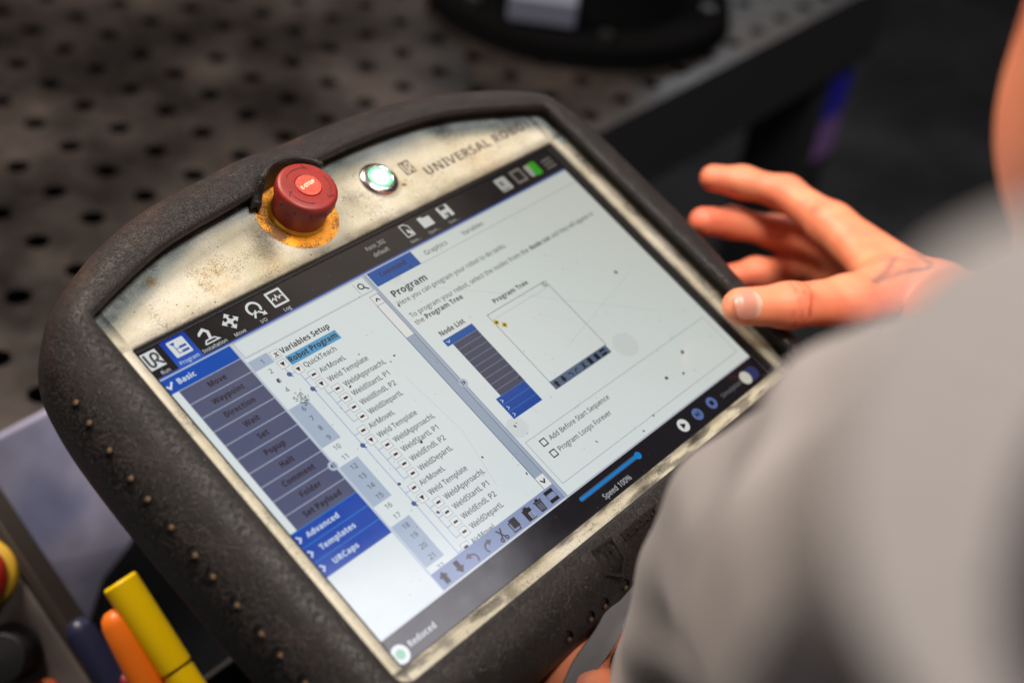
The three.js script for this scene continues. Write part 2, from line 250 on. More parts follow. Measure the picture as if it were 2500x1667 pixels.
// face plate with the screen opening
const faceTex = (() => {
  const W = 2048, Hh = 1604, c = document.createElement('canvas'); c.width = W; c.height = Hh; const x = c.getContext('2d'), im = x.createImageData(W, Hh), K = 300 / W;
  const spot = (X, Y, cx, cy, r) => Math.exp(-((X - cx) ** 2 + (Y - cy) ** 2) / (r * r));
  for (let j = 0; j < Hh; j++) for (let i = 0; i < W; i++) {
    const X = -148 + i * K, Y = 133 - j * K;
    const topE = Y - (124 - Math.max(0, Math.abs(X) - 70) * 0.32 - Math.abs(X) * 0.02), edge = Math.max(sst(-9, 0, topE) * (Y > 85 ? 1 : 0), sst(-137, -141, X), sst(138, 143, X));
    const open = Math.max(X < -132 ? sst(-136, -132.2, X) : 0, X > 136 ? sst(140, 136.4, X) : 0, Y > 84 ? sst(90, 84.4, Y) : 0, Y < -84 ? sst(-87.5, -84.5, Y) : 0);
    const a = fbm(X * 0.05 + 7, Y * 0.05, 4), b = fbm(X * 0.2 - 3, Y * 0.2 + 9, 4), f = vnoise(X * 3.1, Y * 3.1), g = vnoise(X * 6.3 + 5, Y * 6.3);
    let r = 0.69 + a * 0.10 + b * 0.05, gg = 0.665 + a * 0.105 + b * 0.05, bb = 0.59 + a * 0.13 + b * 0.06;
    const sp = sst(0.05, 0.5, f + g * 0.6 + b * 0.9 + edge * 0.5 - 0.25) * (0.25 + 0.5 * sst(-0.1, 0.4, fbm(X * 0.07 + 20, Y * 0.07, 3)));
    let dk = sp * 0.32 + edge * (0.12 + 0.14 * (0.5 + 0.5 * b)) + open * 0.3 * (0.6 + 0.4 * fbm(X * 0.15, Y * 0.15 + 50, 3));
    dk += 0.34 * (spot(X, Y, -45, 106, 7) + 0.7 * spot(X, Y, -50, 98, 6) + 0.5 * spot(X, Y, 6, 104, 6)) * (0.6 + 0.6 * (0.5 + 0.5 * f));  // stop button's shadows painted left and right of its disc
    if (Y < -84) { const s2 = fbm(X * 0.06 + 90, Y * 0.3, 4); dk += 0.26 * sst(0.02, 0.45, s2) + 0.22 * (spot(X, Y, -73, -88, 4) + spot(X, Y, -110, -88, 3) + spot(X, Y, 18, -88, 6) + spot(X, Y, 60, -86.5, 5)); }
    r -= dk; gg -= dk * 0.98; bb -= dk * 0.9;
    const rust = spot(X, Y, -105, 108, 2.6) * 0.9 + 0.5 * spot(X, Y, -80, 96, 9) * sst(0, 0.4, b + 0.2) + 0.35 * spot(X, Y, -52, 91, 6) + 0.4 * spot(X, Y, 38, 99, 2.5) * (1 + f) + 0.25 * spot(X, Y, 90, 92, 14);
    r -= rust * 0.08; gg -= rust * 0.16; bb -= rust * 0.26;
    const cool = edge * 0.5 * (Y > 80 ? 1 : 0.2); r -= cool * 0.16; gg -= cool * 0.06; bb += cool * 0.05;  // bluish light along the upper edges, painted into the plate colour
    const o = (j * W + i) * 4; im.data[o] = clamp(r) * 255; im.data[o + 1] = clamp(gg) * 255; im.data[o + 2] = clamp(bb) * 255; im.data[o + 3] = 255;
  }
  x.putImageData(im, 0, 0);
  const P = (X, Y) => [(X + 148) / K, (133 - Y) / K];
  // specks
  const r = rng(11); x.fillStyle = 'rgba(40,30,22,.7)'; for (let k = 0; k < 90; k++) { const [a, b] = P(lerp(-138, 140, r()), r() < 0.75 ? lerp(86, 118, r()) : lerp(-90, -85, r())); x.beginPath(); x.ellipse(a, b, 1 + r() * 2.4, 1 + r() * 1.6, r() * 3, 0, 7); x.fill(); }
  x.fillStyle = 'rgba(60,42,26,.75)'; { const [a, b] = P(38, 98.3); x.beginPath(); x.ellipse(a, b, 10, 5, 0.2, 0, 7); x.fill(); }
  // printed maker's mark and name
  x.fillStyle = 'rgba(62,55,49,.9)'; { const [a, b] = P(43.8, 110.2), [c2, d] = P(50.8, 102); x.fillRect(a, b, c2 - a, d - b); x.strokeStyle = 'rgba(170,160,140,.95)'; x.lineWidth = 7.5; x.lineCap = 'butt'; x.beginPath(); const w = c2 - a, h = d - b; x.moveTo(a + w * 0.2, b + h * 0.12); x.lineTo(a + w * 0.2, b + h * 0.66); x.bezierCurveTo(a + w * 0.2, b + h * 0.95, a + w * 0.5, b + h * 0.95, a + w * 0.5, b + h * 0.66); x.lineTo(a + w * 0.5, b + h * 0.36); x.bezierCurveTo(a + w * 0.5, b + h * 0.1, a + w * 0.86, b + h * 0.1, a + w * 0.86, b + h * 0.36); x.bezierCurveTo(a + w * 0.86, b + h * 0.52, a + w * 0.7, b + h * 0.56, a + w * 0.66, b + h * 0.6); x.lineTo(a + w * 0.9, b + h * 0.9); x.stroke(); }
  x.fillStyle = 'rgba(58,51,46,.92)'; x.font = 'bold 50px sans-serif'; x.textBaseline = 'alphabetic'; { const [a, b] = P(53.6, 97), [c2] = P(139.5, 97); const t = 'UNIVERSAL ROBOTS', w = x.measureText(t).width; x.save(); x.translate(a, b); x.scale((c2 - a) / w, 1); x.fillText(t, 0, 0); x.restore(); }
  const t = tex(c, true); t.wrapS = t.wrapT = THREE.ClampToEdgeWrapping; return t;
})();
{
  const sh = new THREE.Shape(inner.map(([a, b]) => new THREE.Vector2(a + Math.sign(a) * 2.5, b + Math.sign(b) * 2.5)));
  const x0 = -133.0, x1 = 137.0, y0 = -85.2, y1 = 84.8, r = 2.2, h = new THREE.Path();
  h.moveTo(x0 + r, y0); h.lineTo(x1 - r, y0); h.absarc(x1 - r, y0 + r, r, -Math.PI / 2, 0); h.lineTo(x1, y1 - r); h.absarc(x1 - r, y1 - r, r, 0, Math.PI / 2); h.lineTo(x0 + r, y1); h.absarc(x0 + r, y1 - r, r, Math.PI / 2, Math.PI); h.lineTo(x0, y0 + r); h.absarc(x0 + r, y0 + r, r, Math.PI, 1.5 * Math.PI);
  sh.holes.push(h);
  const g = new THREE.ExtrudeGeometry(sh, { depth: 3.2, bevelEnabled: true, bevelSize: 0.9, bevelThickness: 0.9, bevelSegments: 4, curveSegments: 8 }).translate(0, 0, -2.0);
  const p = g.attributes.position, uv = g.attributes.uv; for (let i = 0; i < p.count; i++) uv.setXY(i, (p.getX(i) + 148) / 300, 1 - (133 - p.getY(i)) / (1604 * 300 / 2048));
  const fb = dataTex(512, (u, v) => 0.5 + 0.5 * vnoise(u * 160, v * 160, 160)); fb.repeat.set(3, 3);
  mesh('face_plate', mm(g), mat({ map: faceTex, roughness: 0.62, bumpMap: fb, bumpScale: 0.00012 }), pendant);
}
// black frame round the glass
{
  const sh = new THREE.Shape(); const R = (s, x0, y0, x1, y1) => { s.moveTo(x0, y0); s.lineTo(x1, y0); s.lineTo(x1, y1); s.lineTo(x0, y1); s.lineTo(x0, y0); };
  R(sh, -133.6, -86, 137.6, 85.6); const h = new THREE.Path(); R(h, -131.2, -84.2, 131.3, 82.2); sh.holes.push(h);
  mesh('screen_bezel', mm(new THREE.ExtrudeGeometry(sh, { depth: 0.5, bevelEnabled: true, bevelSize: 0.35, bevelThickness: 0.35, bevelSegments: 3 }).translate(0, 0, -0.25)), mat({ c: [0.008, 0.008, 0.009], roughness: 0.22 }), pendant);
}
// what the screen shows, drawn in its own pixels
const uiCanvas = (() => {
  const S = 1.6, c = document.createElement('canvas'); c.width = 2048; c.height = Math.round(816 * S); const x = c.getContext('2d');
  x.scale(S, S); x.translate(0, 4); x.textBaseline = 'alphabetic'; x.lineJoin = 'miter';
  const R = (a, b, w, h, col) => { x.fillStyle = col; x.fillRect(a, b, w, h); };
  const F = (a, b, w, h, col, lw = 1) => { x.strokeStyle = col; x.lineWidth = lw; x.strokeRect(a, b, w, h); };
  const Ln = (pts, col, lw = 1) => { x.strokeStyle = col; x.lineWidth = lw; x.beginPath(); pts.forEach((p, i) => (i ? x.lineTo(...p) : x.moveTo(...p))); x.stroke(); };
  const Pg = (pts, col) => { x.fillStyle = col; x.beginPath(); pts.forEach((p, i) => (i ? x.lineTo(...p) : x.moveTo(...p))); x.closePath(); x.fill(); };
  const Ci = (a, b, r, col) => { x.fillStyle = col; x.beginPath(); x.arc(a, b, r, 0, 7); x.fill(); };
  const T = (s, x0, y, size, col, x1 = null, bold = false, al = 'left') => { x.font = `${bold ? 'bold ' : ''}${size}px sans-serif`; x.fillStyle = col; x.textAlign = al; if (x1 === null) { x.fillText(s, x0, y); return; } const w = x.measureText(s).width; x.save(); x.translate(x0, y); x.scale((x1 - x0) / w, 1); x.textAlign = 'left'; x.fillText(s, 0, 0); x.restore(); };
  const white = '#ebf4f7', ink = '#17191d', line = '#8d99b0', soft = '#b9c4e0';
  R(0, -4, 1280, 820, white);
  R(0, -4, 1280, 76, '#1d1a1b'); R(0, 67, 1280, 4.5, '#3c57b4'); R(0, 71, 1280, 4, '#b8c6e2');
  R(51, -4, 63, 75, '#0b4cc0'); { const gr = x.createLinearGradient(0, 0, 0, 70); gr.addColorStop(0, '#0a3bb0'); gr.addColorStop(1, '#2f62cc'); R(51, -4, 63, 75, gr); }
  // header icons
  const wt = '#eaeff2';
  R(-1, 4, 37.5, 43, wt); Ln([[6, 8], [6, 30]], '#4a4648', 5.4); x.strokeStyle = '#4a4648'; x.lineWidth = 5.2; x.beginPath(); x.moveTo(6, 10); x.lineTo(6, 32); x.bezierCurveTo(6, 43, 18, 43, 18, 32); x.lineTo(18, 22); x.bezierCurveTo(18, 8, 32, 9, 32, 20); x.bezierCurveTo(32, 27, 27, 28, 24, 29.5); x.lineTo(36, 42); x.stroke();
  x.fillStyle = wt; x.beginPath(); x.roundRect(62.5, 5.5, 41, 41.5, 3); x.fill(); Pg([[68, 11], [80, 11], [74, 20]], '#2150b0'); R(73.3, 20, 1.4, 19, '#2a4a9c'); R(74, 27, 7, 1.4, '#2a4a9c'); R(74, 38, 7, 1.4, '#2a4a9c'); R(82, 24, 17, 5.5, '#3a55b0'); R(82, 35, 17, 5.5, '#3a55b0');
  x.strokeStyle = wt; x.lineCap = 'round'; Ln([[137, 21], [149, 15], [156, 24], [152, 38]], wt, 7); Ln([[134, 24], [138, 20]], wt, 5); x.lineCap = 'butt'; Ln([[133, 49], [140, 41], [160, 41], [168, 49], [133, 49]], wt, 3.4);
  { const cx = 214, cy = 26, a = 22; Pg([[cx, cy - a], [cx + 9, cy - a + 10], [cx - 9, cy - a + 10]], wt); Pg([[cx, cy + a], [cx + 9, cy + a - 10], [cx - 9, cy + a - 10]], wt); Pg([[cx - a, cy], [cx - a + 10, cy - 9], [cx - a + 10, cy + 9]], wt); Pg([[cx + a, cy], [cx + a - 10, cy - 9], [cx + a - 10, cy + 9]], wt); R(cx - 14, cy - 3, 28, 6, wt); R(cx - 3, cy - 14, 6, 28, wt); Pg([[cx - 9, cy], [cx, cy - 9], [cx + 9, cy], [cx, cy + 9]], wt); }
  x.strokeStyle = wt; x.lineWidth = 6; x.beginPath(); x.arc(278, 25, 15.5, 2.3, 0.7 + 2 * Math.PI); x.stroke(); Ln([[266, 47], [274, 35]], wt, 5); Pg([[268, 35], [279, 28], [279, 39]], wt); Ln([[281, 35], [291, 44]], wt, 5); Pg([[296, 38], [297, 50], [285, 48]], wt);
  x.fillStyle = wt; x.beginPath(); x.roundRect(320, 5, 42, 42, 3); x.fill(); R(325.5, 10.5, 31, 31, '#37302f'); Ln([[326, 29], [332, 24], [336, 32], [341, 19], [346, 30], [350, 24], [356, 27]], wt, 3);
  for (const [s, m] of [['Run', 24], ['Program', 83], ['Installation', 148], ['Move', 214], ['I/O', 278], ['Log', 343]]) T(s, m, 63.5, 12.5, '#e6ebf0', null, false, 'center');
  T('Form_302', 612, 26, 16, '#cfcfd0', 672); T('default', 617, 48, 16, '#cfcfd0', 665);
  Ln([[731, 6], [745, 6], [754, 15], [754, 41], [731, 41], [731, 6]], wt, 3); Pg([[743, 20], [749, 26], [746, 34], [739, 30]], wt); R(744, 29, 9, 9, wt);
  Pg([[788, 8], [801, 8], [805, 13], [824, 13], [824, 40], [788, 40]], wt); x.fillStyle = wt; x.beginPath(); x.roundRect(854, 6, 37, 36, 3); x.fill(); R(862, 7, 20, 11, '#2a2425'); R(866, 29, 13, 13, '#2a2425'); R(868, 31, 4, 9, wt);
  for (const [s, m] of [['New...', 743], ['Open...', 806], ['Save...', 873]]) T(s, m, 60, 12, '#c7c7c9', null, false, 'center');
  x.fillStyle = '#c9cccd'; x.beginPath(); x.roundRect(1061, 9, 40, 42, 4); x.fill(); T('R', 1070, 36, 24, '#5c585a', null, true); R(1062, 44, 30, 3, '#6a6668');
  F(1125, 11, 32, 35, '#8d8886', 7); R(1132, 18, 18, 21, '#2c2626'); x.fillStyle = '#b9bab8'; x.beginPath(); x.roundRect(1174, 11, 22, 38, 5); x.fill(); x.fillStyle = '#43b90f'; x.beginPath(); x.roundRect(1192, 9, 25, 43, 6); x.fill(); R(1188, 34, 12, 14, '#35b86a');
  for (const b of [20, 32, 44]) R(1236, b, 36, 5, '#8f8987');
  // left list
  R(0, 75, 173, 36, '#0f53bd'); Ln([[2, 91], [7, 99], [18, 86]], '#f3f7ff', 4.2); T('Basic', 27, 98, 18, '#eef4ff', 72, true);
  const rows = ['Move', 'Waypoint', 'Direction', 'Wait', 'Set', 'Popup', 'Halt', 'Comment', 'Folder', 'Set Payload'];
  rows.forEach((s, i) => { const y = 111.5 + i * 37.1; R(16.5, y, 156.5, 37.1, '#585d7c'); R(16.5, y - 1, 156.5, 2.2, '#aeb8cd'); T(s, 98, y + 24.5, 17.5, i < 9 ? '#27110e' : '#0d0d12', null, true, 'center'); });  // brown text of the upper rows is reflected haze painted in
  R(0, 482.5, 173, 108, '#0047b4'); for (const y of [482.5, 518, 554]) R(0, y - 1.2, 173, 2.2, '#2f7fd8');
  [['Advanced', 25, 506, 109], ['Templates', 30, 541, 122], ['URCaps', 32, 577, 99]].forEach(([s, a, y, b]) => { T(s, a, y, 17, '#e3f0ff', b, true); Ln([[4, y - 14], [11, y - 7], [4, y + 1]], '#dfeaff', 4.2); });
  R(173.5, 75, 4.5, 672, '#c7d3e6');
  // program tree
  R(178, 75, 375, 670, white); F(181.5, 73.5, 370, 43.5, '#9aa6ba', 1.3); F(184, 76, 365, 38.5, '#ccd5e0', 1); R(515, 82, 1.2, 30, '#8a97aa'); x.strokeStyle = '#23262c'; x.lineWidth = 3; x.beginPath(); x.arc(530, 95, 7, 0, 7); x.stroke(); Ln([[535, 100], [544, 109]], '#23262c', 3.6);
  const rowY = (n) => 140.5 + 26.75 * (n - 1), shade = [1, 6, 7, 8, 9, 12, 13, 14, 15, 18, 19, 20, 21];
  for (let n = 1; n <= 22; n++) { const y = rowY(n); if (shade.includes(n)) R(179, y - 13.4, 51, 26.8, '#b3c3da'); T(String(n), n < 10 ? 204 : 199, y + 6, 16, '#3a3c42'); }
  const sq = (cx, cy) => { R(cx - 10, cy - 10, 20, 20, '#f7f9fa'); F(cx - 10, cy - 10, 20, 20, '#a6adbb', 1.1); }, minus = (cx, cy) => { sq(cx, cy); R(cx - 5.5, cy - 2.3, 11, 4.8, '#160f10'); }, tri = (cx, cy) => { sq(cx, cy); Pg([[cx - 5.5, cy - 4.5], [cx + 5.5, cy - 4.5], [cx, cy + 6]], '#1c1213'); };
  const link = '#93a4dc';
  Ln([[238, 178], [238, 196], [253, 196]], link, 1.4); Ln([[257.5, 206], [257.5, 704]], link, 1.5);
  const dot = (a, b) => { Ci(a, b, 5.4, '#1c2f78'); Ci(a, b, 3.2, '#7f95d4'); Ci(a, b, 1.6, '#142260'); Ln([[a + 2, b + 4], [a + 4, b + 9]], '#1a1c2c', 2); };
  sq(243.5, 140.5); x.font = 'italic bold 19px serif'; x.fillStyle = '#1d1a1c'; x.textAlign = 'center'; x.fillText('x', 243.5, 146.5); T('Variables Setup', 257.5, 146.5, 19, '#15161a', 394, true);
  R(257, 155.5, 140.5, 24, '#58a6d8'); tri(242, 167.2); T('Robot Program', 258, 173.2, 19, '#16181c', 394, true);
  tri(262.5, 194); dot(237, 194); T('QuickTeach', 278, 199.6, 17.5, ink, 369);
  const air = (n) => { const y = rowY(n); Ln([[258, y], [273, y]], link, 1.4); minus(282, y); T('AirMoveL', 299, y + 5.8, 17, ink, 371); };
  const weld = (n) => {
    const y = rowY(n); Ln([[258, y], [272, y]], link, 1.2); dot(256.5, y); tri(281.5, y); T('Weld Template', 300.5, y + 5.8, 17, ink, 413.5); Ln([[278, y + 12], [278, rowY(n + 4)], [292, rowY(n + 4)]], link, 1.4);
    [['WeldApproachL', 442], ['WeldStartL P1', 432], ['WeldEndL P2', 425], ['WeldDepartL', 420]].forEach(([s, e], i) => { const yy = rowY(n + 1 + i); if (i < 3) Ln([[278, yy], [292, yy]], link, 1.4); minus(303, yy); T(s, 322, yy + 5.8, 17, ink, e); });
  };
  air(4); weld(5); air(10); weld(11); air(16); weld(17); air(22);
  // scroll bar and tool bar
  R(526.5, 128, 25, 576, '#f4f6f7'); F(527, 128, 25, 27, '#8f9cb2', 1.4); Ln([[534, 145], [540, 138], [546, 145]], '#23262c', 3); R(527, 253.5, 25, 421, '#a5b4c9'); Ln([[526.5, 155], [526.5, 704]], '#4a5d8c', 1.6); Ln([[552, 128], [552, 704]], '#4a5d8c', 1.4); R(527, 675, 25, 28, '#f3f5f6'); Ln([[533, 685], [539.5, 693], [546, 685]], '#16181c', 3.4);
  R(553, 75, 8, 672, '#b3bed3'); R(560.2, 75, 1.6, 672, '#8594ba');
  R(176, 705, 377.5, 40.5, '#8f9fc8'); const ik = '#231d20';
  Pg([[197, 712], [209, 724], [203, 724], [203, 739], [191, 739], [191, 724], [185, 724]], ik); Pg([[238, 740], [250, 727], [244, 727], [244, 712], [232, 712], [232, 727], [226, 727]], ik);
  x.lineCap = 'butt'; x.strokeStyle = '#5d5a70'; x.lineWidth = 4.5; x.beginPath(); x.arc(276, 732, 11, -2.0, 0.9); x.stroke(); Pg([[262, 722], [274, 714], [275, 729]], '#5d5a70'); x.beginPath(); x.arc(325, 732, 11, 2.3, 5.2); x.stroke(); Pg([[339, 722], [327, 714], [326, 729]], '#5d5a70');
  Ln([[360, 713], [371, 735]], ik, 3.4); Ln([[373, 713], [361, 735]], ik, 3.4); x.lineWidth = 3; x.strokeStyle = ik; for (const a of [359, 373]) { x.beginPath(); x.arc(a, 737, 3.6, 0, 7); x.stroke(); }
  R(400, 712, 19, 22, ik); F(395.5, 717.5, 19, 22, ik, 2.6); R(441, 714, 24, 27, ik); R(447, 710, 11, 6, ik); R(452, 724, 13, 15, '#a9b5d6'); for (const b of [727, 731, 735]) R(454, b, 8, 1.4, ik);
  Pg([[480, 718], [500, 718], [498, 741], [482, 741]], ik); R(478, 714, 24, 3, ik); R(486, 710, 8, 4, ik); for (const a of [485, 489.5, 494]) R(a, 721, 1.6, 17, '#a3b0d4'); R(516, 710, 26, 7.5, ik); R(516, 732, 26, 7.5, ik); x.setLineDash([3, 2]); F(517, 718.5, 24, 13, ik, 1.4); x.setLineDash([]);
  // command panel
  R(562, 75, 718, 672, white); R(565, 75, 140.5, 40, '#0756b2'); T('Command', 591, 98, 17.5, '#2a2038', 675, true); R(706, 114.5, 574, 1.6, '#c2c6ca'); T('Graphics', 733, 102, 17, '#3a3c40', 809); T('Variables', 862, 102, 17, '#3a3c40', 937);
  T('Program', 578, 157, 25, '#131418', 690, true); T('Here you can program your robot to do tasks.', 573, 180, 17, '#3f4246', 940);
  T('To program your robot, select the nodes from the', 576.5, 219.5, 17, '#3f4246', 985); T('Node List', 991, 219.5, 17, '#2b2d31', 1068, true); T('and they will appear in', 1074, 219.5, 17, '#3f4246', 1240); T('the', 574, 240, 17, '#3f4246', 601); T('Program Tree', 606, 240, 17.5, '#1f2024', 729, true);
  T('Node List', 602, 293, 17.5, '#1c1d21', 683, true); R(596.5, 302.5, 97, 18.5, '#0055ad'); Ln([[603, 308], [608, 314], [613, 308]], '#e2ecff', 2.2); R(612, 321.5, 81, 161, '#454964'); for (let k = 0; k < 9; k++) R(612, 321 + k * 18, 81, 1.3, '#8a93ac'); R(595.5, 482, 97, 59.5, '#0047aa'); for (const y of [482, 502, 522]) R(595.5, y - 0.7, 97, 1.4, '#2f7fd0'); for (const y of [488, 508, 528]) Ln([[603, y], [608, y + 5], [602, y + 9]], '#cfe0ff', 2.2);
  T('Program Tree', 785, 289.5, 17, '#2a2b2f', 909, true); F(744, 305, 209, 213, '#9a9fae', 2); R(744, 321, 209, 1.2, '#c6cad0'); x.strokeStyle = '#55565a'; x.lineWidth = 2; x.beginPath(); x.arc(942, 312, 4.5, 0, 7); x.stroke(); Ln([[945, 315], [949, 319]], '#55565a', 2);
  for (const [a, b] of [[750, 331], [763, 346]]) { Pg([[a, b - 9], [a + 9, b], [a, b + 9], [a - 9, b]], '#dcc413'); R(a - 3, b - 3, 6, 6, '#1c1a12'); }
  R(742.5, 518, 207, 22.5, '#5c6f8f'); for (let k = 0; k < 8; k++) { const a = 757 + k * 24.6; if (k === 0) Pg([[a, 520.5], [a + 8, 529], [a + 4, 529], [a + 4, 538], [a - 4, 538], [a - 4, 529], [a - 8, 529]], '#0c0f18'); else if (k === 1) Pg([[a, 538], [a + 8, 529], [a + 4, 529], [a + 4, 521], [a - 4, 521], [a - 4, 529], [a - 8, 529]], '#0c0f18'); else if (k < 4) { x.strokeStyle = '#26304a'; x.lineWidth = 3; x.beginPath(); x.arc(a, 532, 6, k === 2 ? -2.2 : 2.6, k === 2 ? 0.8 : 5.4); x.stroke(); } else if (k === 4) { Ln([[a - 5, 522], [a + 5, 537]], '#0c0f18', 3.2); Ln([[a + 5, 522], [a - 5, 537]], '#0c0f18', 3.2); } else if (k < 7) R(a - 6, 521, 12, 17, '#0c0f18'); else { R(a - 9, 521, 18, 6, '#0c0f18'); R(a - 9, 532, 18, 6, '#0c0f18'); } }
  F(574, 599, 686, 119.5, '#a7aebc', 1.3); for (const y of [614, 646.5]) F(605, y, 15.5, 15.5, '#15161a', 2.4); T('Add Before Start Sequence', 632, 627.5, 17, '#20262c', 845); T('Program Loops Forever', 629, 659.5, 17, '#20262c', 816);
  R(553, 745.2, 727, 4.4, '#c9cfdd'); R(0, 745.2, 553, 4.4, '#dfe6ef');
  // side handles
  for (const [a, b, d] of [[171.5, 411, -1], [560, 410, 1]]) { Ci(a, b, 11, '#bccade'); Pg([[a + d * 6, b], [a, b - 6], [a, b + 6]], '#2d3a5a'); R(a - d * 4 - 1, b - 6, 2, 12, '#2d3a5a'); }
  // footer
  R(0, 749.6, 1280, 70, '#100f18'); Ci(14, 790, 19.5, '#f0f6fa'); Ci(14, 790, 10.2, '#8ecfae'); T('Reduced', 39, 792, 17.5, '#d9dfe6', 113, true);
  x.lineCap = 'round'; Ln([[582, 770], [786, 770]], '#7f9cc8', 11); Ln([[582, 770], [786, 770]], '#061b38', 9.4); Ln([[582, 770], [786, 770]], '#0a86dc', 7.4); x.lineCap = 'butt'; Ci(786, 770.5, 9.5, '#0a86dc'); T('Speed 100%', 630, 803, 18.5, '#d8dce2', 728);
  Ci(952.5, 780.5, 17, '#eef1f1'); Pg([[946, 772], [961, 780.5], [946, 789]], '#0e1022'); Ci(1011, 780.5, 16, '#5f78ba'); Pg([[1004, 774], [1013, 780.5], [1004, 787]], '#0c0f20'); R(1014, 774, 3, 13, '#0c0f20'); Ci(1070.5, 780, 16, '#5f78ba'); R(1064.5, 774, 12, 12, '#0c0f20');
  T('Simulation', 1109, 789, 15.5, '#8d8e95', 1196); x.fillStyle = '#2c3a72'; x.beginPath(); x.roundRect(1200, 765, 66, 36, 18); x.fill(); Ci(1216, 783, 18, '#e3e2da');
  // wear on the glass: dried drops, specks of spatter, hair scratches
  const rr = rng(21); for (const [a, b, r] of [[999, 545, 36], [586, 561, 28], [152, 150, 28], [624, 115, 12]]) { x.fillStyle = 'rgba(120,118,122,.08)'; x.beginPath(); x.ellipse(a, b, r, r * 0.92, 0, 0, 7); x.fill(); }
  const speck = (a, b, w, h, an, al = 0.85) => { x.fillStyle = `rgba(22,20,20,${al})`; x.beginPath(); x.ellipse(a, b, w, h, an, 0, 7); x.fill(); };
  [[573, 179, 4, 2], [676, 108, 3, 1.4], [452, 283, 3, 1], [584, 556, 4, 2], [592, 552, 1.5, 1], [689, 470, 5, 1.6], [1072, 683, 4, 3], [1149, 380, 5, 4], [462, 571, 3, 2], [371, 470, 4, 3], [261, 518, 4, 3], [286, 612, 4, 3], [520, 655, 4, 1.6], [725, 690, 4, 1.4], [402, 232, 2, 1.4], [330, 285, 4, 2], [640, 350, 2, 2], [206, 195, 5, 3], [1120, 640, 6, 4], [1020, 668, 5, 4], [905, 720, 3, 2], [850, 735, 3, 2], [470, 275, 2, 3]].forEach(([a, b, w, h]) => speck(a, b, w, h, rr() * 3));
  for (let k = 0; k < 150; k++) speck(rr() * 1280, 80 + rr() * 665, 0.5 + rr() * 1.1, 0.5 + rr() * 0.8, rr() * 3, 0.25 + rr() * 0.5);
  for (let k = 0; k < 60; k++) speck(225 + (rr() + rr() - 1) * 16, 254 + (rr() + rr() - 1) * 22, 0.6 + rr() * 1.6, 0.6 + rr(), rr() * 3, 0.3 + rr() * 0.35);
  for (let k = 0; k < 90; k++) { x.fillStyle = `rgba(200,205,215,${0.15 + rr() * 0.4})`; x.beginPath(); const inF = rr() < 0.5; x.arc(rr() * 1280, inF ? rr() * 68 : 752 + rr() * 55, 0.5 + rr() * 0.9, 0, 7); x.fill(); }
  speck(140, 783, 3, 4, 0.3, 0.7); speck(113, 806, 4, 4, 0.3, 0.6); speck(250, 797, 4, 2, 1.2, 0.7); speck(271, 790, 7, 2.5, 1.3, 0.8);
  x.strokeStyle = 'rgba(90,100,120,.22)'; x.lineWidth = 0.9; for (const p of [[[590, 110], [700, 190], [900, 330], [1160, 520]], [[455, 330], [470, 500], [440, 640]], [[640, 330], [660, 470], [655, 560]], [[860, 470], [1180, 400]], [[340, 20], [470, 60]]]) { x.beginPath(); p.forEach((q, i) => (i ? x.lineTo(...q) : x.moveTo(...q))); x.stroke(); }
  // viewing-angle fall-off painted in: dimmer and yellower towards the upper right corner
  x.globalCompositeOperation = 'multiply'; const angleFade = x.createLinearGradient(250, 700, 1200, 40); angleFade.addColorStop(0, '#ffffff'); angleFade.addColorStop(0.45, '#f4f3ee'); angleFade.addColorStop(1, '#dcd8cc'); R(0, -4, 1280, 820, angleFade); x.globalCompositeOperation = 'source-over';
  return c;
})();

{
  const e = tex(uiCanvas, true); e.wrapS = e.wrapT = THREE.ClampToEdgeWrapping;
  const haze = dataTex(512, (u, v) => 0.5 + 0.25 * fbm(u * 5, v * 5, 4, 5) + 0.1 * fbm(u * 40, v * 30, 3));
  const g = new THREE.PlaneGeometry(1280 * 0.204, 816 * 0.204).translate(0, -4 * 0.204, 0);
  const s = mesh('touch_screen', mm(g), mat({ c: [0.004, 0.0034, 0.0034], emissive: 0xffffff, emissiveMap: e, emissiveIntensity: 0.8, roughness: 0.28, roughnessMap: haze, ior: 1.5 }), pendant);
  s.userData.label = 'lit touch screen showing a robot welding program tree';
}
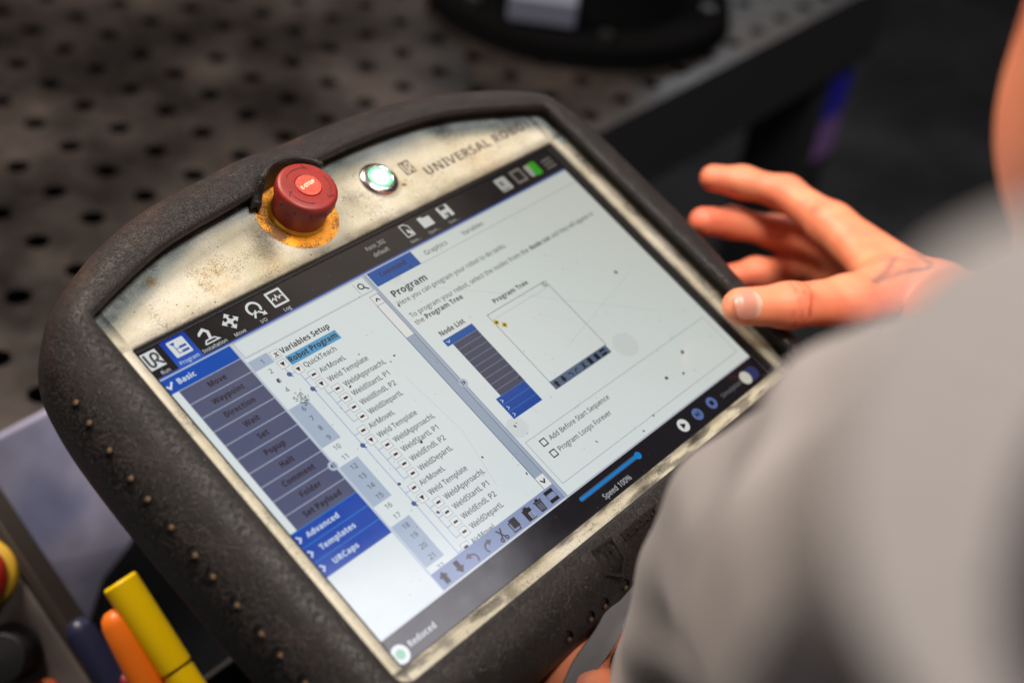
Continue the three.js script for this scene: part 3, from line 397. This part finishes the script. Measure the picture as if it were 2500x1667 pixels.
// emergency stop
{
  const C = (g) => mm(g.rotateX(Math.PI / 2).translate(DC[0], DC[1], 0));
  const L = (pts, n = 72) => C(new THREE.LatheGeometry(pts.map((p) => new THREE.Vector2(...p)), n));
  const yel = dataTex(512, (u, v) => { const a = fbm(u * 5, v * 5 + 2, 4, 5), f = vnoise(u * 110, v * 110, 110), d = sst(0.0, 0.55, a + f * 0.35 + (u < 0.45 ? 0.16 : -0.12)); return [0.93 - 0.55 * d, 0.6 - 0.36 * d, 0.06 + 0.02 * d]; }, true);
  const dg = new THREE.CircleGeometry(19.9, 72); const disc = mesh('yellow_label', mm(dg.translate(DC[0], DC[1], 2.25)), mat({ map: yel, roughness: 0.55 }), pendant); disc.userData.label = 'round grimy yellow label under the stop button';
  mesh('yellow_collar', L([[13.4, 2.3], [13.4, 3.4], [13.1, 4.1], [12.6, 4.6], [12.6, 6.5]]), mat({ c: [0.62, 0.36, 0.015], roughness: 0.5 }), pendant);
  const redT = dataTex(512, (u, v) => { const a = fbm(u * 6, v * 6, 4, 6), f = vnoise(u * 150, v * 150, 150); const d = sst(0.1, 0.7, a + f * 0.3); return [0.53 + 0.06 * f - 0.12 * d, 0.115 + 0.05 * f + 0.02 * d, 0.09 + 0.04 * f + 0.01 * d]; }, true);
  const red = mat({ map: redT, roughness: 0.48 });
  mesh('button_stem', L([[12.5, 3.5], [12.7, 4.2], [13.4, 14.6], [13.5, 15]]), mat({ c: [0.2, 0.008, 0.008], roughness: 0.5 }), pendant);
  const cap = mesh('stop_cap', L([[13.3, 15], [14.1, 15.1], [14.35, 15.6], [14.35, 19.6], [14.1, 20.9], [13.4, 21.7], [12.2, 22.1], [9, 22.3], [6.55, 22.35], [6.35, 22.2], [6.25, 21.9], [6.1, 21.9], [6, 22.2], [5.8, 22.4], [3, 22.55], [0, 22.6]]), red, pendant); cap.userData.label = 'red mushroom stop cap with arrows cut in its top';
  const badgeT = (() => { const c = document.createElement('canvas'); c.width = c.height = 256; const x = c.getContext('2d'), r = rng(3); x.fillStyle = '#cf4435'; x.fillRect(0, 0, 256, 256); for (let k = 0; k < 1500; k++) { x.fillStyle = r() < 0.6 ? 'rgba(240,140,110,.22)' : 'rgba(120,20,15,.25)'; x.beginPath(); x.arc(r() * 256, r() * 256, 1 + r() * 5, 0, 7); x.fill(); } x.fillStyle = 'rgba(255,226,196,.93)'; x.font = 'bold 58px sans-serif'; x.textAlign = 'center'; x.fillText('E-STOP', 128, 138, 214); return tex(c, true); })();
  mesh('stop_badge', mm(new THREE.CircleGeometry(5.85, 48).rotateZ(0.12).translate(DC[0], DC[1], 22.66)), mat({ map: badgeT, roughness: 0.45 }), pendant);
  const dark = mat({ c: [0.09, 0.012, 0.01], roughness: 0.7 });
  for (const a0 of [128, 8, 248]) { // three turn arrows cut round the top
    const pts = []; for (let k = 0; k <= 20; k++) { const a = (a0 - k * 3.6) * Math.PI / 180; pts.push(new THREE.Vector3(DC[0] + Math.cos(a) * 10.4, DC[1] + Math.sin(a) * 10.4, 22.2)); }
    const tip = pts[20], dir = tip.clone().sub(pts[19]).normalize(), side = new THREE.Vector3(-dir.y, dir.x, 0);
    const bar = (q) => new THREE.TubeGeometry(new THREE.CatmullRomCurve3(q), 24, 0.24, 6, false);
    mesh('arrow_groove', mm(mergeGeometries([bar(pts), bar([tip.clone().addScaledVector(dir, -2).addScaledVector(side, 1.5), tip.clone().addScaledVector(dir, 0.3)]), bar([tip.clone().addScaledVector(dir, -0.5).addScaledVector(side, -1.2), tip.clone().addScaledVector(dir, 0.3)])])), dark, pendant);
  }
  for (let k = 0; k < 12; k++) { const a = k / 12 * 2 * Math.PI, g = new RoundedBoxGeometry(0.8, 2.0, 0.4, 1, 0.15); g.rotateX(Math.PI / 2); const m = new THREE.Matrix4().makeRotationZ(a - Math.PI / 2).setPosition(DC[0] + Math.cos(a) * 14.32, DC[1] + Math.sin(a) * 14.32, 17); g.rotateX(0).applyMatrix4(m); mesh('cap_notch', mm(g), dark, pendant); }
}
// power button
{
  const PB = [28, 106.3], L = (pts) => mm(new THREE.LatheGeometry(pts.map((p) => new THREE.Vector2(...p)), 64).rotateX(Math.PI / 2).translate(PB[0], PB[1], 0));
  const b = mesh('power_button', L([[10.2, 2.1], [10.1, 2.9], [9.5, 3.7], [8.4, 4.5], [7.2, 4.9], [6.4, 4.9], [6.2, 4.5]]), mat({ c: [0.75, 0.7, 0.67], metalness: 1, roughness: 0.22 }), pendant); b.userData.label = 'round steel power button with a lit green ring';
  mesh('green_light_ring', L([[6.2, 4.4], [5.8, 4.85], [5.2, 4.95], [4.75, 4.7]]), mat({ c: [0.1, 0.3, 0.15], emissive: new THREE.Color(0.1, 0.95, 0.4), emissiveIntensity: 1.0, roughness: 0.3 }), b);
  mesh('light_centre', L([[4.7, 4.6], [3, 4.8], [0, 4.85]]), mat({ c: [0.4, 0.5, 0.42], emissive: new THREE.Color(0.9, 1, 0.88), emissiveIntensity: 1.15, roughness: 0.3 }), b);
}
// raised lettering on the lower bumper
{
  const font = await new FontLoader().loadAsync('fonts/droid/droid_sans_bold.typeface.json');
  const base = 10.2, m = rubber.clone(); m.vertexColors = false; m.color.setRGB(0.9, 0.9, 0.9);
  const txt = (s, size, x, y, z, sx = 1, tilt = 0) => { const g = new TextGeometry(s, { font, size, depth: 1.6, curveSegments: 4, bevelEnabled: true, bevelSize: 0.18, bevelThickness: 0.25, bevelSegments: 2 }); g.scale(sx, 1, 1).rotateX(tilt).translate(x, y, z); return g; };
  const t1 = mesh('raised_lettering', mm(txt('PENDANT', 3.4, -19.2, -101.8, 11.0, 1.12, 0.2)), m, pendant); t1.userData.label = 'raised word PENDANT on the lower bumper';
  const fr = new THREE.Shape(); const o = [[-36.4, -96.6], [-24.4, -97.2], [-23.6, -108], [-30, -113.5], [-37, -108]], ii = [[-35.3, -97.8], [-25.4, -98.3], [-24.8, -107.4], [-30, -111.9], [-35.8, -107.4]]; fr.setFromPoints(o.map((p) => new THREE.Vector2(...p))); fr.holes.push(new THREE.Path(ii.map((p) => new THREE.Vector2(...p))));
  const fg = new THREE.ExtrudeGeometry(fr, { depth: 0.8, bevelEnabled: true, bevelSize: 0.25, bevelThickness: 0.25, bevelSegments: 2 }); fg.translate(0, 97, 0).rotateX(0.3).translate(0, -97, 12.2);
  mesh('shield_emblem', mm(fg), m, pendant).userData.label = 'raised shield outline with a letter P';
  mesh('raised_lettering', mm(txt('P', 7.2, -33, -106.4, 9.2, 1.05, 0.31)), m, pendant);
}
// grey hand strap below the bumper
{
  const pts = [[-22, -115.5, -3], [-29.7, -119.5, -5], [-36.8, -122, -3.8], [-46.7, -125.3, -5.3], [-54.5, -127, -7.2], [-62, -128.6, -8.9], [-69.4, -131.5, -10.8], [-82.4, -136.5, -12.8]].map(V), c = new THREE.CatmullRomCurve3(pts), rows = [];
  for (let k = 0; k <= 40; k++) { const p = c.getPoint(k / 40), t = c.getTangent(k / 40), n = new THREE.Vector3(-0.62, -0.23, 0.75), s = new THREE.Vector3().crossVectors(t, n).normalize(), nn = new THREE.Vector3().crossVectors(s, t).normalize(), row = []; for (const [a, b] of [[-5.2, 0.5], [-4.9, 0.8], [4.9, 0.8], [5.2, 0.5], [5.2, -0.5], [-5.2, -0.5]]) { const q = p.clone().addScaledVector(s, a).addScaledVector(nn, b); row.push([q.x, q.y, q.z]); } rows.push(row); }
  const g = toCreasedNormals(grid(rows, true), 0.6);
  const st = mesh('hand_strap', mm(g), mat({ c: [0.14, 0.135, 0.14], roughness: 0.8 }), pendant); st.userData.label = 'smooth grey strap hanging below the bumper';
}

// ------------------------------------------------------------ things at the lower left, in front of the table
{
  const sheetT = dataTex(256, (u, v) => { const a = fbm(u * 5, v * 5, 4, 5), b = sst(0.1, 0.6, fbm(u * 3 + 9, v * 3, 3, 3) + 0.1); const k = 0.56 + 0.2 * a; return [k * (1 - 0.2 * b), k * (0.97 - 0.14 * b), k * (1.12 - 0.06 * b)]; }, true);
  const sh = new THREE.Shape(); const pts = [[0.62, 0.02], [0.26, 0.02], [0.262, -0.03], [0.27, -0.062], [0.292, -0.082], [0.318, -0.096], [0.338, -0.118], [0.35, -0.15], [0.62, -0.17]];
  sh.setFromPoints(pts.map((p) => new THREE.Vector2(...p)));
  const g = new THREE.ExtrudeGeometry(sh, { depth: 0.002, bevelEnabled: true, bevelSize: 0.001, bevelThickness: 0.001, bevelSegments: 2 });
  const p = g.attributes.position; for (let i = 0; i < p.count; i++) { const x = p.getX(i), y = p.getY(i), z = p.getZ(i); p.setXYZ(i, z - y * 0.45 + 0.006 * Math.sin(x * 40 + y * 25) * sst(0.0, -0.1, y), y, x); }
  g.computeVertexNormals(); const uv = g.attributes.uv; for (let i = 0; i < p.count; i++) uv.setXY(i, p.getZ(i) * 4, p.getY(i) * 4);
  const gg = new THREE.BufferGeometry().copy(g); const s = mesh('lit_side_sheet', gg, mat({ map: sheetT, roughness: 0.5, side: THREE.DoubleSide }), scene);  // added sheet, pale like the side plate where light falls on it
  s.position.copy(T0).addScaledVector(E1, 0.4835); s.position.y = 0.838; s.quaternion.copy(tableQ); s.userData = { label: 'added pale lavender grey sheet standing for the lit end of the table side plate', category: 'sheet' };
}
{
  const Nn = V([0, 0.6128, 0.79024]), A = V([0.6614, -0.5925, 0.4595]), B = V([-0.7498, -0.5227, 0.4053]);
  const box = thing('control_box', 'grey operator box with a red stop button and black knob, bottom left corner', 'control box', [-0.2329, 0.8586, -0.4826]);
  box.quaternion.setFromRotationMatrix(new THREE.Matrix4().makeBasis(A, B, new THREE.Vector3().crossVectors(A, B)));
  const flip = new THREE.Vector3().crossVectors(A, B).dot(Nn) > 0 ? 1 : -1, up = (g) => (flip > 0 ? g : g.rotateX(Math.PI));
  const gt = dataTex(256, (u, v) => { const a = fbm(u * 4, v * 4, 5, 4); return [0.5 + 0.3 * a, 0.46 + 0.28 * a, 0.44 + 0.25 * a]; }, true);
  mesh('housing', new RoundedBoxGeometry(0.3, 0.14, 0.026, 3, 0.004).translate(0.03, 0.075, -0.0135 * flip), mat({ map: gt, roughness: 0.55, metalness: 0.2 }), box);
  mesh('edge_trim', new RoundedBoxGeometry(0.302, 0.007, 0.03, 2, 0.002).translate(0.03, 0.0012, -0.0135 * flip), mat({ c: [0.035, 0.024, 0.017], roughness: 0.6 }), box);
  const kn = (name, x, y, pts, m) => mesh(name, up(new THREE.LatheGeometry(pts.map((p) => new THREE.Vector2(...p)), 40).rotateX(Math.PI / 2)).translate(x, y, 0), m, box);
  kn('yellow_collar', -0.036, 0.021, [[0.0195, -0.001], [0.0195, 0.003], [0.018, 0.005], [0.012, 0.005], [0.012, 0.016]], mat({ c: [0.6, 0.36, 0.02], roughness: 0.5 }));
  kn('stop_button', -0.036, 0.021, [[0.013, 0.01], [0.018, 0.012], [0.019, 0.02], [0.017, 0.026], [0.01, 0.029], [0, 0.03]], mat({ c: [0.5, 0.02, 0.015], roughness: 0.4 }));
  kn('black_knob', 0.0092, 0.032, [[0.0165, -0.001], [0.0165, 0.004], [0.0145, 0.006], [0.0145, 0.018], [0.013, 0.02], [0.0005, 0.021]], mat({ c: [0.02, 0.02, 0.022], roughness: 0.45 }));
  kn('orange_button', 0.0382, 0.0294, [[0.008, -0.001], [0.008, 0.004], [0.007, 0.006], [0, 0.0065]], mat({ c: [0.55, 0.1, 0.03], roughness: 0.4 }));
}
{
  const tote = thing('plastic_tote', 'black plastic tote below the left side of the tablet, holding markers', 'tote', [-0.115, 0.70, -0.40]);
  tote.quaternion.copy(tableQ);
  const m = mat({ c: [0.006, 0.006, 0.0065], roughness: 0.75 }), w = 0.13, d = 0.2, h = 0.13;
  mesh('bottom', new THREE.BoxGeometry(w, 0.004, d).translate(0, 0.002, 0), m, tote);
  for (const s of [-1, 1]) { mesh('side_wall', new RoundedBoxGeometry(0.004, h, d, 1, 0.0015).translate(s * w / 2, h / 2, 0), m, tote); mesh('end_wall', new RoundedBoxGeometry(w - 0.004, h, 0.004, 1, 0.0015).translate(0, h / 2, s * d / 2), m, tote); }
  const pen = (name, label, top, bot, r, col, kind) => {
    const t = V(top), b = t.clone().add(V(bot).sub(t).multiplyScalar(1.7)), L = t.distanceTo(b), q = new THREE.Quaternion().setFromUnitVectors(new THREE.Vector3(0, 1, 0), t.clone().sub(b).normalize());
    const g = thing(name, label, 'marker', b.toArray(), 'markers standing in the black tote'); delete g.userData.group; g.quaternion.copy(q);
    const mm_ = mat({ c: col, roughness: 0.38 }), LG = (pts) => new THREE.LatheGeometry(pts.map((p) => new THREE.Vector2(p[0] * r, p[1])), 32), cut = L - 0.055;
    mesh('barrel', LG([[0.001, 0], [0.9, 0.0005], [1, 0.003], [1, cut - 0.001], [0.9, cut]]), mm_, g);
    mesh('cap', kind === 'flat' ? LG([[0.9, cut], [1.06, cut + 0.002], [1.1, L - 0.002], [1.02, L], [0.001, L]]) : LG([[0.9, cut], [1.08, cut + 0.002], [1.06, L - 0.02], [1.0, L - 0.008], [0.8, L - 0.003], [0.45, L - 0.0005], [0.001, L]]), mm_, g);
  };
  pen('marker_pen', 'flat-ended yellow marker at the lower left', [-0.1845, 0.9124, -0.461], [-0.1312, 0.8638, -0.4234], 0.0086, [0.95, 0.62, 0.0], 'flat');
  pen('marker_pen', 'orange marker with a rounded cap beside the yellow one', [-0.187, 0.9, -0.4515], [-0.1521, 0.8615, -0.4216], 0.0084, [0.95, 0.2, 0.01], 'round');
  pen('marker_pen', 'dark navy marker between the grey box and the orange marker', [-0.217, 0.8619, -0.4725], [-0.1786, 0.8254, -0.4442], 0.008, [0.02, 0.022, 0.06], 'round');
  pen('marker_pen', 'dark red marker half hidden under the orange one', [-0.1861, 0.8424, -0.4574], [-0.1719, 0.8261, -0.4447], 0.0075, [0.25, 0.005, 0.02], 'round');
}

// ------------------------------------------------------------ person: right hand at the tablet, left arm under it
{
  const person = thing('person', 'person in a grey shirt holding the tablet, one hand open beside its right edge', 'person', [0.3, 0, -0.15]);
  const off = (g) => g.translate(-0.3, 0, 0.15);
  scene.updateMatrixWorld(true);
  const pl = (x, y, z) => pendant.localToWorld(new THREE.Vector3(x * MM, y * MM, z * MM)).toArray();
  const J = {
    it: [0.1042, 1.0608, -0.6964], id: [0.1225, 1.0583, -0.7007], ip: [0.1491, 1.0558, -0.6988], im: [0.1727, 1.0569, -0.668],
    mt: [0.1022, 1.0376, -0.6847], md: [0.1225, 1.0311, -0.6987], mp: [0.1504, 1.0238, -0.7056], mm: [0.1797, 1.0355, -0.6831],
    rt: [0.1219, 1.0134, -0.6659], rd: [0.1388, 1.0117, -0.6773], rp: [0.1621, 1.0036, -0.6963], rm: [0.1836, 1.0194, -0.6895],
    pt: [0.1413, 0.9997, -0.6743], pd: [0.154, 0.9975, -0.6853], pp: [0.1699, 0.9929, -0.7006], pm: [0.186, 1.0092, -0.688],
    tt: [0.1095, 1.0764, -0.5477], ti: [0.1352, 1.0725, -0.5599], tm: [0.1694, 1.066, -0.5802], tc: [0.1972, 1.0583, -0.6059], w: [0.2246, 1.0486, -0.611], w2: [0.2301, 1.0649, -0.5667],
    el: [0.2113, 1.2072, -0.3859], sh: [0.175, 1.2992, -0.3434], sh2: [0.1562, 1.3682, -0.321],
  };
  const B = [];
  const chain = (names, rs) => { for (let k = 0; k < names.length - 1; k++) B.push([J[names[k]], J[names[k + 1]], rs[k], rs[k + 1]]); };
  chain(['it', 'id', 'ip', 'im'], [0.0079, 0.0086, 0.0098, 0.0122]);
  chain(['mt', 'md', 'mp', 'mm'], [0.0084, 0.0088, 0.0098, 0.0118]);
  chain(['rt', 'rd', 'rp', 'rm'], [0.0074, 0.0082, 0.0092, 0.0112]);
  chain(['pt', 'pd', 'pp', 'pm'], [0.0066, 0.0072, 0.0082, 0.0102]);
  chain(['tt', 'ti', 'tm', 'tc'], [0.0094, 0.0108, 0.0132, 0.0175]);
  chain(['im', 'w'], [0.0125, 0.02]); chain(['mm', 'w'], [0.0125, 0.02]); chain(['rm', 'w'], [0.0115, 0.02]); chain(['pm', 'w'], [0.0105, 0.019]); chain(['tc', 'w'], [0.0175, 0.022]); chain(['im', 'tc'], [0.0075, 0.0125]);
  chain(['w', 'w2'], [0.025, 0.0265]); chain(['w2', 'el'], [0.0265, 0.04]);
  const hand = bones(B, 0.0065);
  const rest = bones([[J.w, J.w2, 0.025, 0.0265], [J.w2, J.el, 0.0265, 0.04], [J.el, J.sh, 0.042, 0.045], [J.sh, J.sh2, 0.045, 0.048]], 0.02);
  // thumb creases: no relief, their shade is darkened into the skin colour
  const tdir = V(J.ti).sub(V(J.tt)).normalize();
  const creaseShade = (p) => { const q = V(p).sub(V(J.ti)), s = q.dot(tdir); let d = 0; for (const [c, a] of [[-0.0035, 0.8], [0.001, 0.6], [0.0055, 1]]) d += a * Math.exp(-(((s - c + 0.0012 * Math.sin(q.y * 420)) / 0.0007) ** 2)); return q.length() < 0.017 ? d : 0; };
  const handG = sdfMesh((x, y, z) => hand(x, y, z), [0.085, 0.97, -0.73], [0.265, 1.115, -0.525], 0.0022);
  const armG = sdfMesh(rest, [0.08, 1.0, -0.6], [0.3, 1.43, -0.25], 0.0065);
  // left hand: palm under the lower edge, fingers along the back, thumb along the edge
  const P = (x, y, z) => pl(x, y, z), LB = [];
  const lw = [0.096, 0.985, -0.335], palm = P(-52, -136, -46);
  LB.push([lw, palm, 0.026, 0.02]);
  const lc = (pts, rs) => { for (let k = 0; k < pts.length - 1; k++) LB.push([pts[k], pts[k + 1], rs[k], rs[k + 1]]); };
  lc([lw, P(-62, -136, -26), P(-56, -127.5, -27), P(-34, -127, -30), P(-12, -128, -33)], [0.024, 0.0165, 0.0128, 0.0108, 0.0086]);
  for (let k = 0; k < 4; k++) lc([palm, P(-72 + k * 22, -112, -54), P(-66 + k * 22, -72, -53), P(-63 + k * 22, -48, -51), P(-61 + k * 22, -28, -50)], [0.018, 0.0115, 0.0098, 0.009, 0.0078]);
  const lh = bones(LB, 0.008);
  let lo = [9, 9, 9], hi = [-9, -9, -9]; for (const b of LB) for (const q of [b[0], b[1]]) for (let k = 0; k < 3; k++) { lo[k] = Math.min(lo[k], q[k] - 0.03); hi[k] = Math.max(hi[k], q[k] + 0.03); }
  const lhG = sdfMesh(lh, lo, hi, 0.003);
  const S = [[0.0939, 0.9812, -0.3499], [0.1055, 1.0108, -0.3538], [0.1139, 1.1072, -0.3211], [0.1151, 1.1953, -0.2629], [0.1035, 1.2588, -0.1982], [0.0996, 1.31, -0.1493], [0.0962, 1.3419, -0.1172], [0.0951, 1.3699, -0.0945]];
  const larm = sdfMesh(bones([[lw, S[1], 0.026, 0.03], [S[1], S[3], 0.03, 0.04], [S[3], S[5], 0.04, 0.042], [S[5], [0.16, 1.42, -0.2], 0.04, 0.045], [[0.16, 1.42, -0.2], J.sh2, 0.045, 0.05]], 0.02), [0.05, 0.94, -0.42], [0.25, 1.48, -0.1], 0.0075);
  const g = mergeGeometries([handG, armG, lhG, larm]);
  // skin tones: redder finger ends and knuckles, freckle-like mottling, a fine line tattoo on the wrist
  const pos = g.attributes.position, col = new Float32Array(pos.count * 3), near = (p, q, r) => Math.exp(-((p[0] - q[0]) ** 2 + (p[1] - q[1]) ** 2 + (p[2] - q[2]) ** 2) / (r * r));
  const segD = (p, a, b) => { const d = b.map((v, i) => v - a[i]), t = clamp(d.reduce((s, v, i) => s + v * (p[i] - a[i]), 0) / d.reduce((s, v) => s + v * v, 0)); return Math.hypot(...p.map((v, i) => v - a[i] - d[i] * t)); };
  const TAT = [[0.1787, 1.0779, -0.5828], [0.1844, 1.0774, -0.5892], [0.1905, 1.0773, -0.5995], [0.1955, 1.0766, -0.6118], [0.2015, 1.0725, -0.6245], [0.2086, 1.0695, -0.63], [0.213, 1.0689, -0.6293], [0.2156, 1.0745, -0.6131]], TAT2 = [[0.1787, 1.0779, -0.5828], [0.1868, 1.0768, -0.5899], [0.1949, 1.0765, -0.5964], [0.2049, 1.0759, -0.6031], [0.2147, 1.0753, -0.6086]];
  for (let i = 0; i < pos.count; i++) {
    const p = [pos.getX(i), pos.getY(i), pos.getZ(i)]; let red = 0;
    for (const k of ['it', 'mt', 'rt', 'pt']) red += 0.9 * near(p, J[k], 0.016);
    for (const k of ['ip', 'mp', 'im', 'ti', 'rp']) red += 0.45 * near(p, J[k], 0.013);
    red += 0.75 * n3(p[0] * 75, p[1] * 75, p[2] * 75) + 0.4 * n3(p[0] * 260, p[1] * 260, p[2] * 260);
    let r = 0.8, gg = 0.245, b = 0.125; const k = clamp(red, -0.6, 1.2); r *= 1 - 0.06 * k; gg *= 1 - 0.3 * k; b *= 1 - 0.27 * k;
    const cr = creaseShade(p); r *= 1 - 0.4 * clamp(cr); gg *= 1 - 0.6 * clamp(cr); b *= 1 - 0.6 * clamp(cr);
    let ink = 0; for (const T of [TAT, TAT2]) for (let q = 0; q < T.length - 1; q++) ink = Math.max(ink, sst(0.0024, 0.0008, segD(p, T[q], T[q + 1]))); for (const [q, w] of [[[0.1602, 1.0654, -0.6692], 0.0022], [[0.1563, 1.0651, -0.6777], 0.0016]]) ink = Math.max(ink, near(p, q, w));
    if (p[0] < 0.3 && p[2] < -0.5) { r = lerp(r, 0.13, ink * 0.75); gg = lerp(gg, 0.09, ink * 0.75); b = lerp(b, 0.08, ink * 0.7); }
    col.set([r, gg, b], i * 3);
  }
  g.setAttribute('color', new THREE.BufferAttribute(col, 3));
  mesh('body', off(g), mat({ vertexColors: true, roughness: 0.52, sheen: 0.25, sheenRoughness: 0.5, sheenColor: new THREE.Color(0.9, 0.45, 0.3) }), person);
  // thumbnail
  {
    const view = V([0, 1.46, 0]).sub(V(J.tt)).normalize(), ax = tdir, nrm = view.clone().addScaledVector(ax, -view.dot(ax)).normalize(), sd = new THREE.Vector3().crossVectors(nrm, ax);
    nrm.addScaledVector(sd, 0.12).normalize(); sd.crossVectors(nrm, ax);
    const rows = []; for (let j = 0; j <= 16; j++) { const t = j / 16, u = -0.0088 + 0.0152 * t, half = 0.0072 * Math.sqrt(Math.max(0.02, 1 - Math.pow(Math.abs(t * 2 - 1), 3.2))), row = []; for (let k = 0; k <= 12; k++) { const s = (k / 12 * 2 - 1) * half, rr = 0.0098, h = Math.sqrt(rr * rr - s * s) - 0.0004 - 0.0016 * sst(0.3, 0, t) + 0.0004; const q = V(J.tt).addScaledVector(ax, u).addScaledVector(sd, s).addScaledVector(nrm, h); row.push(q.toArray()); } rows.push(row); }
    const ng = grid(rows, false), cc = new Float32Array(ng.attributes.position.count * 3); for (let j = 0; j <= 16; j++) for (let k = 0; k <= 12; k++) { const l = sst(0.72, 0.86, j / 16); cc.set([lerp(0.56, 0.66, l), lerp(0.25, 0.42, l), lerp(0.18, 0.32, l)], (j * 13 + k) * 3); }
    ng.setAttribute('color', new THREE.BufferAttribute(cc, 3)); mesh('thumb_nail', off(ng), mat({ vertexColors: true, roughness: 0.35, side: THREE.DoubleSide }), person);
  }
  // grey shirt sleeve, loose and folded
  const weave = dataTex(256, (u, v) => 0.5 + 0.25 * Math.sin(u * 2 * Math.PI * 64) + 0.25 * Math.sin(v * 2 * Math.PI * 64) * (Math.sin(u * 2 * Math.PI * 32) > 0 ? 1 : -1));
  weave.repeat.set(16, 16);
  const clothC = dataTex(256, (u, v) => { const k = 0.58 + 0.05 * fbm(u * 6, v * 6, 4, 6); return [k * 1.0, k * 0.955, k * 0.945]; }, true);
  const cloth = mat({ map: clothC, bumpMap: weave, bumpScale: 0.00025, roughness: 0.9, sheen: 0.3, sheenRoughness: 0.6, sheenColor: new THREE.Color(0.5, 0.48, 0.48) });
  const fold = (t, a) => 0.07 * Math.sin(3 * a + 9 * t + 1.2) * sst(0, 0.2, t) + 0.05 * Math.sin(2 * a - 21 * t + 0.5) * sst(0.1, 0.4, t) + 0.03 * Math.sin(5 * a + 26 * t) + 0.012 * Math.sin(9 * a - 40 * t);
  mesh('shirt_sleeve', off(softTube(S, [0.047, 0.05, 0.056, 0.058, 0.056, 0.057, 0.056, 0.055], 160, 120, fold, true)), cloth, person);
  // dark navy jacket front, close to the lens
  const nav = dataTex(128, (u, v) => { const k = 0.17 + 0.06 * fbm(u * 5, v * 5, 3, 5); return [k * 0.95, k * 0.88, k * 1.02]; }, true);
  mesh('jacket', off(softTube([[0.0525, 1.3131, -0.0885], [0.0524, 1.3354, -0.0956], [0.0677, 1.3616, -0.1071], [0.0773, 1.3721, -0.1089], [0.0886, 1.3849, -0.1061]], [0.0205, 0.0205, 0.02, 0.02, 0.022], 60, 48, (t, a) => 0.06 * Math.sin(3 * a + 8 * t), true)), mat({ map: nav, roughness: 0.9 }), person);
}

renderer.render(scene, camera);
